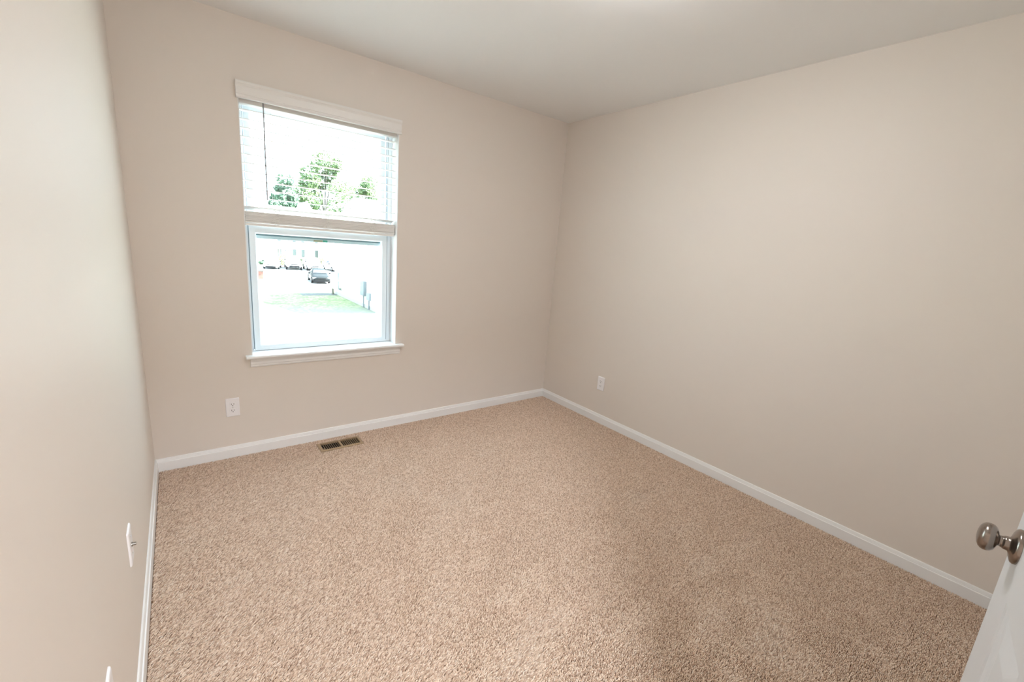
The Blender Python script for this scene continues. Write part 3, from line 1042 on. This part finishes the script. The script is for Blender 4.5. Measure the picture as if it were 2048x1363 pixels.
for az in (8.35, 14.6):
    xx = hx(az)
    bm = bmesh.new()
    box(bm, xx - 0.48, xx + 0.48, HY - 0.05, HY, GZ + 0.0, GZ + 1.92)
    finish('front_door', bm, M['doorwood'], rh, origin=RO)
    for s in (-1.15, 1.0):
        bm = bmesh.new()
        box(bm, xx + s, xx + s + 0.15, HY - 1.35, HY - 1.2, GZ, GZ + 2.05)
        finish('porch_post', bm, M['whitetrim'], rh, origin=RO)
    bm = bmesh.new()
    prism(bm, [(xx - 1.35, GZ + 2.05), (xx + 1.35, GZ + 2.05), (xx + 1.35, GZ + 2.2), (xx, GZ + 2.95), (xx - 1.35, GZ + 2.2)], (1, 0, 0), (0, 0, 1), (0, HY - 1.5, 0), (0, 1.5, 0))
    finish('porch_gable', bm, M['whitetrim'], rh, origin=RO)
    bm = bmesh.new()
    for s in (-1, 1):
        prism(bm, [(xx, GZ + 2.95), (xx + s * 1.45, GZ + 2.16), (xx + s * 1.45, GZ + 2.24), (xx, GZ + 3.04)], (1, 0, 0), (0, 0, 1), (0, HY - 1.6, 0), (0, 1.6, 0))
    finish('porch_roof', bm, M['roof'], rh, origin=RO)

# shrubs in front of the houses
def leafy(name, centres, n, size, material, parent=None, seed=1, origin=None):
    """crown of small leaf blades scattered through a set of ellipsoids"""
    r = np.random.default_rng(seed)
    vs, fs = [], []
    tot = sum(c[3] * c[4] * c[5] for c in centres)
    for (cx, cy, cz, rx, ry, rz) in centres:
        k = max(6, int(n * rx * ry * rz / tot))
        d = r.normal(size=(k, 3))
        d /= np.linalg.norm(d, axis=1)[:, None]
        rr = r.uniform(0.45, 1.0, k) ** 0.5
        P = d * rr[:, None] * np.array([rx, ry, rz]) + np.array([cx, cy, cz])
        for p in P:
            a = Vector(r.normal(size=3)).normalized()
            b = a.orthogonal().normalized()
            q = size * r.uniform(0.6, 1.3)
            i = len(vs)
            pv = Vector(p)
            c_ = a.cross(b) * 0.15 * q
            vs += [pv - a * q, pv - b * q * 0.55 + c_, pv + a * q, pv + b * q * 0.55 + c_]
            fs.append((i, i + 1, i + 2, i + 3))
    me = bpy.data.meshes.new(name)
    o3 = Vector(origin) if origin is not None else Vector((0, 0, 0))
    me.from_pydata([v - o3 for v in vs], [], fs)
    me.materials.append(material)
    o = bpy.data.objects.new(name, me)
    col.objects.link(o)
    if parent:
        o.parent = parent
    elif origin is not None:
        o.location = origin
    return o
M['leafA'] = mat('green_leaf', (0.060, 0.120, 0.042), 0.7, vary=(0.5, (0.13, 0.185, 0.07)))
M['leafB'] = mat('yellow_green_leaf', (0.13, 0.15, 0.045), 0.6)
M['leafC'] = mat('deep_green_leaf', (0.055, 0.115, 0.068), 0.7)
M['bark'] = mat('grey_bark', (0.055, 0.05, 0.045), 0.9)
shr = [(7.5, 0.45, 0.55, 'leafC', 'low dark green shrub beside the left porch'),
       (9.55, 0.62, 1.35, 'leafB', 'yellow green rounded shrub below the leftmost shutter'),
       (11.55, 0.42, 1.0, 'leafA', 'green shrub between the white pickup and the white utility vehicle'),
       (12.35, 0.45, 1.25, 'leafB', 'yellow green shrub below the third shutter'),
       (13.45, 0.60, 1.25, 'leafB', 'yellow green shrub below the rightmost shutter')]
for q, (az, rr, hh, ml, lb) in enumerate(shr):
    p = polar(az, 66.0 / math.cos(math.radians(az)))
    p.y = HY - 2.4
    o = leafy('shrub', [(p.x, p.y, GZ + hh * 0.5, rr, rr, hh * 0.52)], 420, 0.10, M[ml], seed=20 + q, origin=p)
    tag(o, lb, 'shrub', 'shrubs along the row house')

# trees beyond the houses
def tree(az, D, slope_top, slope_bot, half_az, ml, label, seed, n=5200):
    base = polar(az, D)
    root = empty('tree', base, label, 'tree', 'trees beyond the houses')
    zt_ = CAM.z + slope_top * D
    zb_ = CAM.z + slope_bot * D
    wr = D * math.tan(math.radians(half_az))
    r = random.Random(seed)
    cs = []
    for k in range(26):
        f = r.random()
        zc = zb_ + (zt_ - zb_) * (0.12 + 0.76 * f)
        sp_ = wr * (1.0 - 0.55 * f)
        cs.append((base.x + r.uniform(-sp_, sp_), base.y + r.uniform(-2, 2), zc, wr * r.uniform(0.22, 0.38), wr * 0.3, (zt_ - zb_) * r.uniform(0.09, 0.16)))
    leafy('crown', cs, n, 0.26, M[ml], root, seed, origin=base)
    bm = bmesh.new()
    tube(bm, [(0, 0, -0.2), (0.1, 0, (zb_ - GZ) * 0.5), (0.0, 0, (zb_ - GZ)), (0.3, 0, (zt_ - GZ) * 0.8)], [0.30, 0.24, 0.20, 0.06], 10)
    for k in range(5):
        z0 = (zb_ - GZ) * r.uniform(0.75, 1.1)
        c = cs[k]
        tube(bm, [(0, 0, z0), ((c[0] - base.x) * 0.5, 0, z0 + (c[2] - GZ - z0) * 0.6), (c[0] - base.x, 0, c[2] - GZ)], [0.13, 0.09, 0.04], 8)
    finish('trunk', bm, M['bark'], root, smooth=True)
tree(10.2, 82, 0.100, 0.030, 1.5, 'leafC', 'small dark green tree seen low at the left through the blind', 31, 3200)
tree(14.3, 95, 0.152, 0.030, 3.3, 'leafA', 'tallest green tree rising in the middle behind the blind', 32, 9000)
tree(18.4, 108, 0.122, 0.045, 2.6, 'leafA', 'green tree behind the cream house at the right of the window', 33, 5200)

# cars
def car(kind, paint, label, loc, heading, group='parked cars outside'):
    root = empty('car', (0, 0, 0), label, 'car', group)
    if kind == 'sedan':
        S = [(-2.35, .80, .34, .62, .66, .74), (-2.25, .86, .26, .66, .86, .78), (-1.75, .90, .22, .70, .98, .80), (-1.30, .91, .22, .72, 1.16, .66), (-0.75, .91, .22, .72, 1.40, .60),
             (0.05, .91, .22, .72, 1.43, .60), (0.55, .91, .22, .72, 1.30, .62), (1.10, .90, .22, .70, .98, .74), (1.75, .88, .22, .66, .86, .76), (2.20, .82, .24, .58, .72, .72), (2.36, .74, .34, .54, .62, .66)]
        wheels, wr, belt = (-1.42, 1.42), .325, (.93, -1.70, -0.75, 0.05, 1.00, 1.38)
    elif kind == 'suv':
        S = [(-2.35, .86, .40, .80, .90, .80), (-2.28, .92, .34, .86, 1.30, .78), (-2.05, .94, .30, .90, 1.66, .68), (-1.0, .95, .28, .90, 1.72, .68),
             (0.20, .95, .28, .90, 1.70, .68), (0.60, .95, .28, .90, 1.55, .70), (1.10, .94, .28, .88, 1.14, .80), (1.80, .93, .28, .84, 1.06, .82), (2.25, .88, .32, .76, .96, .80), (2.40, .80, .40, .70, .80, .74)]
        wheels, wr, belt = (-1.42, 1.42), .37, (1.13, -2.15, -1.6, 0.20, 1.02, 1.62)
    else:
        S = [(-2.75, .92, .50, .85, 1.08, .90), (-2.70, .96, .44, .90, 1.12, .92), (-0.95, .97, .40, .92, 1.14, .92), (-0.90, .97, .40, .92, 1.78, .70), (0.40, .97, .40, .92, 1.82, .70),
             (0.75, .97, .40, .92, 1.70, .72), (1.25, .96, .40, .92, 1.26, .86), (2.20, .95, .40, .90, 1.18, .86), (2.65, .92, .44, .84, 1.10, .86), (2.75, .86, .50, .80, .96, .80)]
        wheels, wr, belt = (-1.70, 1.80), .41, (1.22, -0.93, -0.9, 0.40, 1.15, 1.72)
    bm = bmesh.new()
    rings = []
    for (x, w, zl, zm, ztp, wt) in S:
        zs_ = zm + (ztp - zm) * 0.22
        pts = [(-w * .92, zl), (-w, zl + .10), (-w, zm), (-w * .97, zs_), (-wt, ztp - .03), (-wt * .8, ztp), (wt * .8, ztp), (wt, ztp - .03), (w * .97, zs_), (w, zm), (w, zl + .10), (w * .92, zl)]
        rings.append([bm.verts.new((x, y, z)) for y, z in pts])
    for a, b in zip(rings, rings[1:]):
        for k in range(12):
            bm.faces.new((a[k], a[(k + 1) % 12], b[(k + 1) % 12], b[k]))
    bm.faces.new(rings[0])
    bm.faces.new(list(reversed(rings[-1])))
    finish('body', bm, paint, root, smooth=True)
    # glass: windscreen, rear window, side windows laid on the loft
    def on(x, f):
        for (A, B) in zip(S, S[1:]):
            if A[0] <= x <= B[0]:
                t = (x - A[0]) / (B[0] - A[0])
                w, zm, zt2, wt = [A[i] + (B[i] - A[i]) * t for i in (1, 3, 4, 5)]
                zs_ = zm + (zt2 - zm) * 0.22
                return (w * .97 + (wt - w * .97) * f, zs_ + (zt2 - .03 - zs_) * f, wt, zt2)
    bz, xr0, xr1, xf0, xf1, _ = belt
    for s in (-1, 1):
        bm = bmesh.new()
        a = [on(x, f) for x, f in ((xr1 - 0.25, .12), (xf1 - 0.30, .12), (xf0 - 0.05, .90), (xr1 + 0.05, .90))]
        x4 = (xr1 - 0.25, xf1 - 0.30, xf0 - 0.05, xr1 + 0.05)
        bm.faces.new([bm.verts.new((x, s * (p[0] + .012), p[1])) for x, p in zip(x4, a)])
        finish('side_glass', bm, M['farglass'], root)
    bm = bmesh.new()
    p0, p1 = on(xf0 + 0.45 if kind != 'sedan' else xf0 + 0.42, 1), on(xf1 + 0.02, 1)
    xa, xb = (xf0 + 0.42), xf1 + 0.0
    pa, pb = on(xa, 1), on(xb, 1)
    bm.faces.new([bm.verts.new(v) for v in ((xa + .03, -pa[2] * .92, pa[3] + .012), (xa + .03, pa[2] * .92, pa[3] + .012), (xb + .03, pb[2] * .95, pb[3] + .012), (xb + .03, -pb[2] * .95, pb[3] + .012))])
    finish('windscreen', bm, M['farglass'], root)
    bm = bmesh.new()
    pa, pb = on(xr0 + 0.02, 1), on(xr1 - 0.02, 1)
    bm.faces.new([bm.verts.new(v) for v in ((xr0 - .015, -pa[2] * .9, pa[3] + .0), (xr0 - .015, pa[2] * .9, pa[3] + .0), (xr1 - .04, pb[2] * .9, pb[3] - .02), (xr1 - .04, -pb[2] * .9, pb[3] - .02))])
    finish('rear_window', bm, M['farglass'], root)
    fx, rx = S[-1][0], S[0][0]
    zf = S[-1][2]
    bm = bmesh.new()
    box(bm, fx - .10, fx + .03, -.62, .62, zf - .12, zf + .10)
    box(bm, fx - .05, fx + .02, -.42, .42, zf + .16, zf + .28)
    finish('grille', bm, M['tyre'], root, bevel=.02)
    for s in (-1, 1):
        bm = bmesh.new()
        box(bm, fx - .18, fx - .01, s * .72 - .16, s * .72 + .16, S[-1][3] + .0, S[-1][3] + .13)
        finish('headlight', bm, M['lampglass'], root, bevel=.03)
        bm = bmesh.new()
        box(bm, rx - .01, rx + .14, s * .74 - .13, s * .74 + .13, S[0][3] - .05, S[0][3] + .12)
        finish('tail_light', bm, M['taillamp'], root, bevel=.03)
        bm = bmesh.new()
        box(bm, xf1 - .30, xf1 - .12, s * 1.02 - .10, s * 1.02 + .10, bz + .02, bz + .16)
        finish('wing_mirror', bm, M['tyre'], root, bevel=.03)
    bm = bmesh.new()
    box(bm, rx - .04, rx + .1, -.70, .70, S[0][2] - .06, S[0][2] + .12)
    finish('rear_bumper', bm, M['tyre'], root, bevel=.03)
    bm = bmesh.new()
    box(bm, rx - .03, rx + .05, -.26, .26, S[0][2] + .17, S[0][2] + .31)
    finish('licence_plate', bm, M['whitetrim'], root)
    for wx in wheels:
        for s in (-1, 1):
            bm = bmesh.new()
            lathe(bm, [(0, 0.0), (0, wr * .62), (.02, wr * .66), (.03, wr * .96), (.06, wr), (.19, wr), (.22, wr * .95), (.22, wr * .64), (.20, 0.0)], (wx, s * (S[3][1] - .19), wr), (0, s, 0), 26)
            wh = finish('wheel', bm, M['tyre'], root)
            bm = bmesh.new()
            lathe(bm, [(.205, 0.0), (.205, wr * .58), (.225, wr * .60), (.230, wr * .15), (.235, 0.0)], (wx, s * (S[3][1] - .19), wr), (0, s, 0), 20)
            finish('hub_cap', bm, M['hub'], wh)
    root.location = loc
    root.rotation_euler = (0, 0, heading)
    root.scale = (0.87, 0.87, 0.87)
    return root
M['tyre'] = mat('dark_rubber', (0.011, 0.012, 0.014), 0.8, spec=0.15)
M['hub'] = mat('wheel_alloy', (0.20, 0.20, 0.21), 0.4, metal=0.6)
M['lampglass'] = mat('lamp_glass', (0.5, 0.52, 0.55), 0.15)
M['taillamp'] = mat('tail_lamp', (0.16, 0.03, 0.03), 0.2)
white = mat('white_car_paint', (0.62, 0.63, 0.64), 0.25)
silver = mat('silver_car_paint', (0.45, 0.46, 0.48), 0.3)
black = mat('black_car_paint', (0.009, 0.011, 0.013), 0.4, spec=0.10)
RD = GZ + 0.02
def at_(az, D):
    p = polar(az, D, RD)
    return p
car('sedan', white, 'white sedan, leftmost of the row facing the lawn', at_(8.65, 59.5), -PI / 2 - 0.25)
car('pickup', white, 'white pickup truck second from the left in the parked row', at_(10.75, 59.8), -PI / 2 - 0.12)
car('suv', silver, 'silver white utility vehicle parked in the middle of the far row', at_(12.82, 59.3), -PI / 2 - 0.05)
car('sedan', white, 'white car partly hidden behind the corner of the cream house', at_(15.2, 59.5), -PI / 2 + 0.12)
car('sedan', black, 'black car parked alone nearest the lawn', at_(13.50, 45.6), -PI / 2 - 0.11)
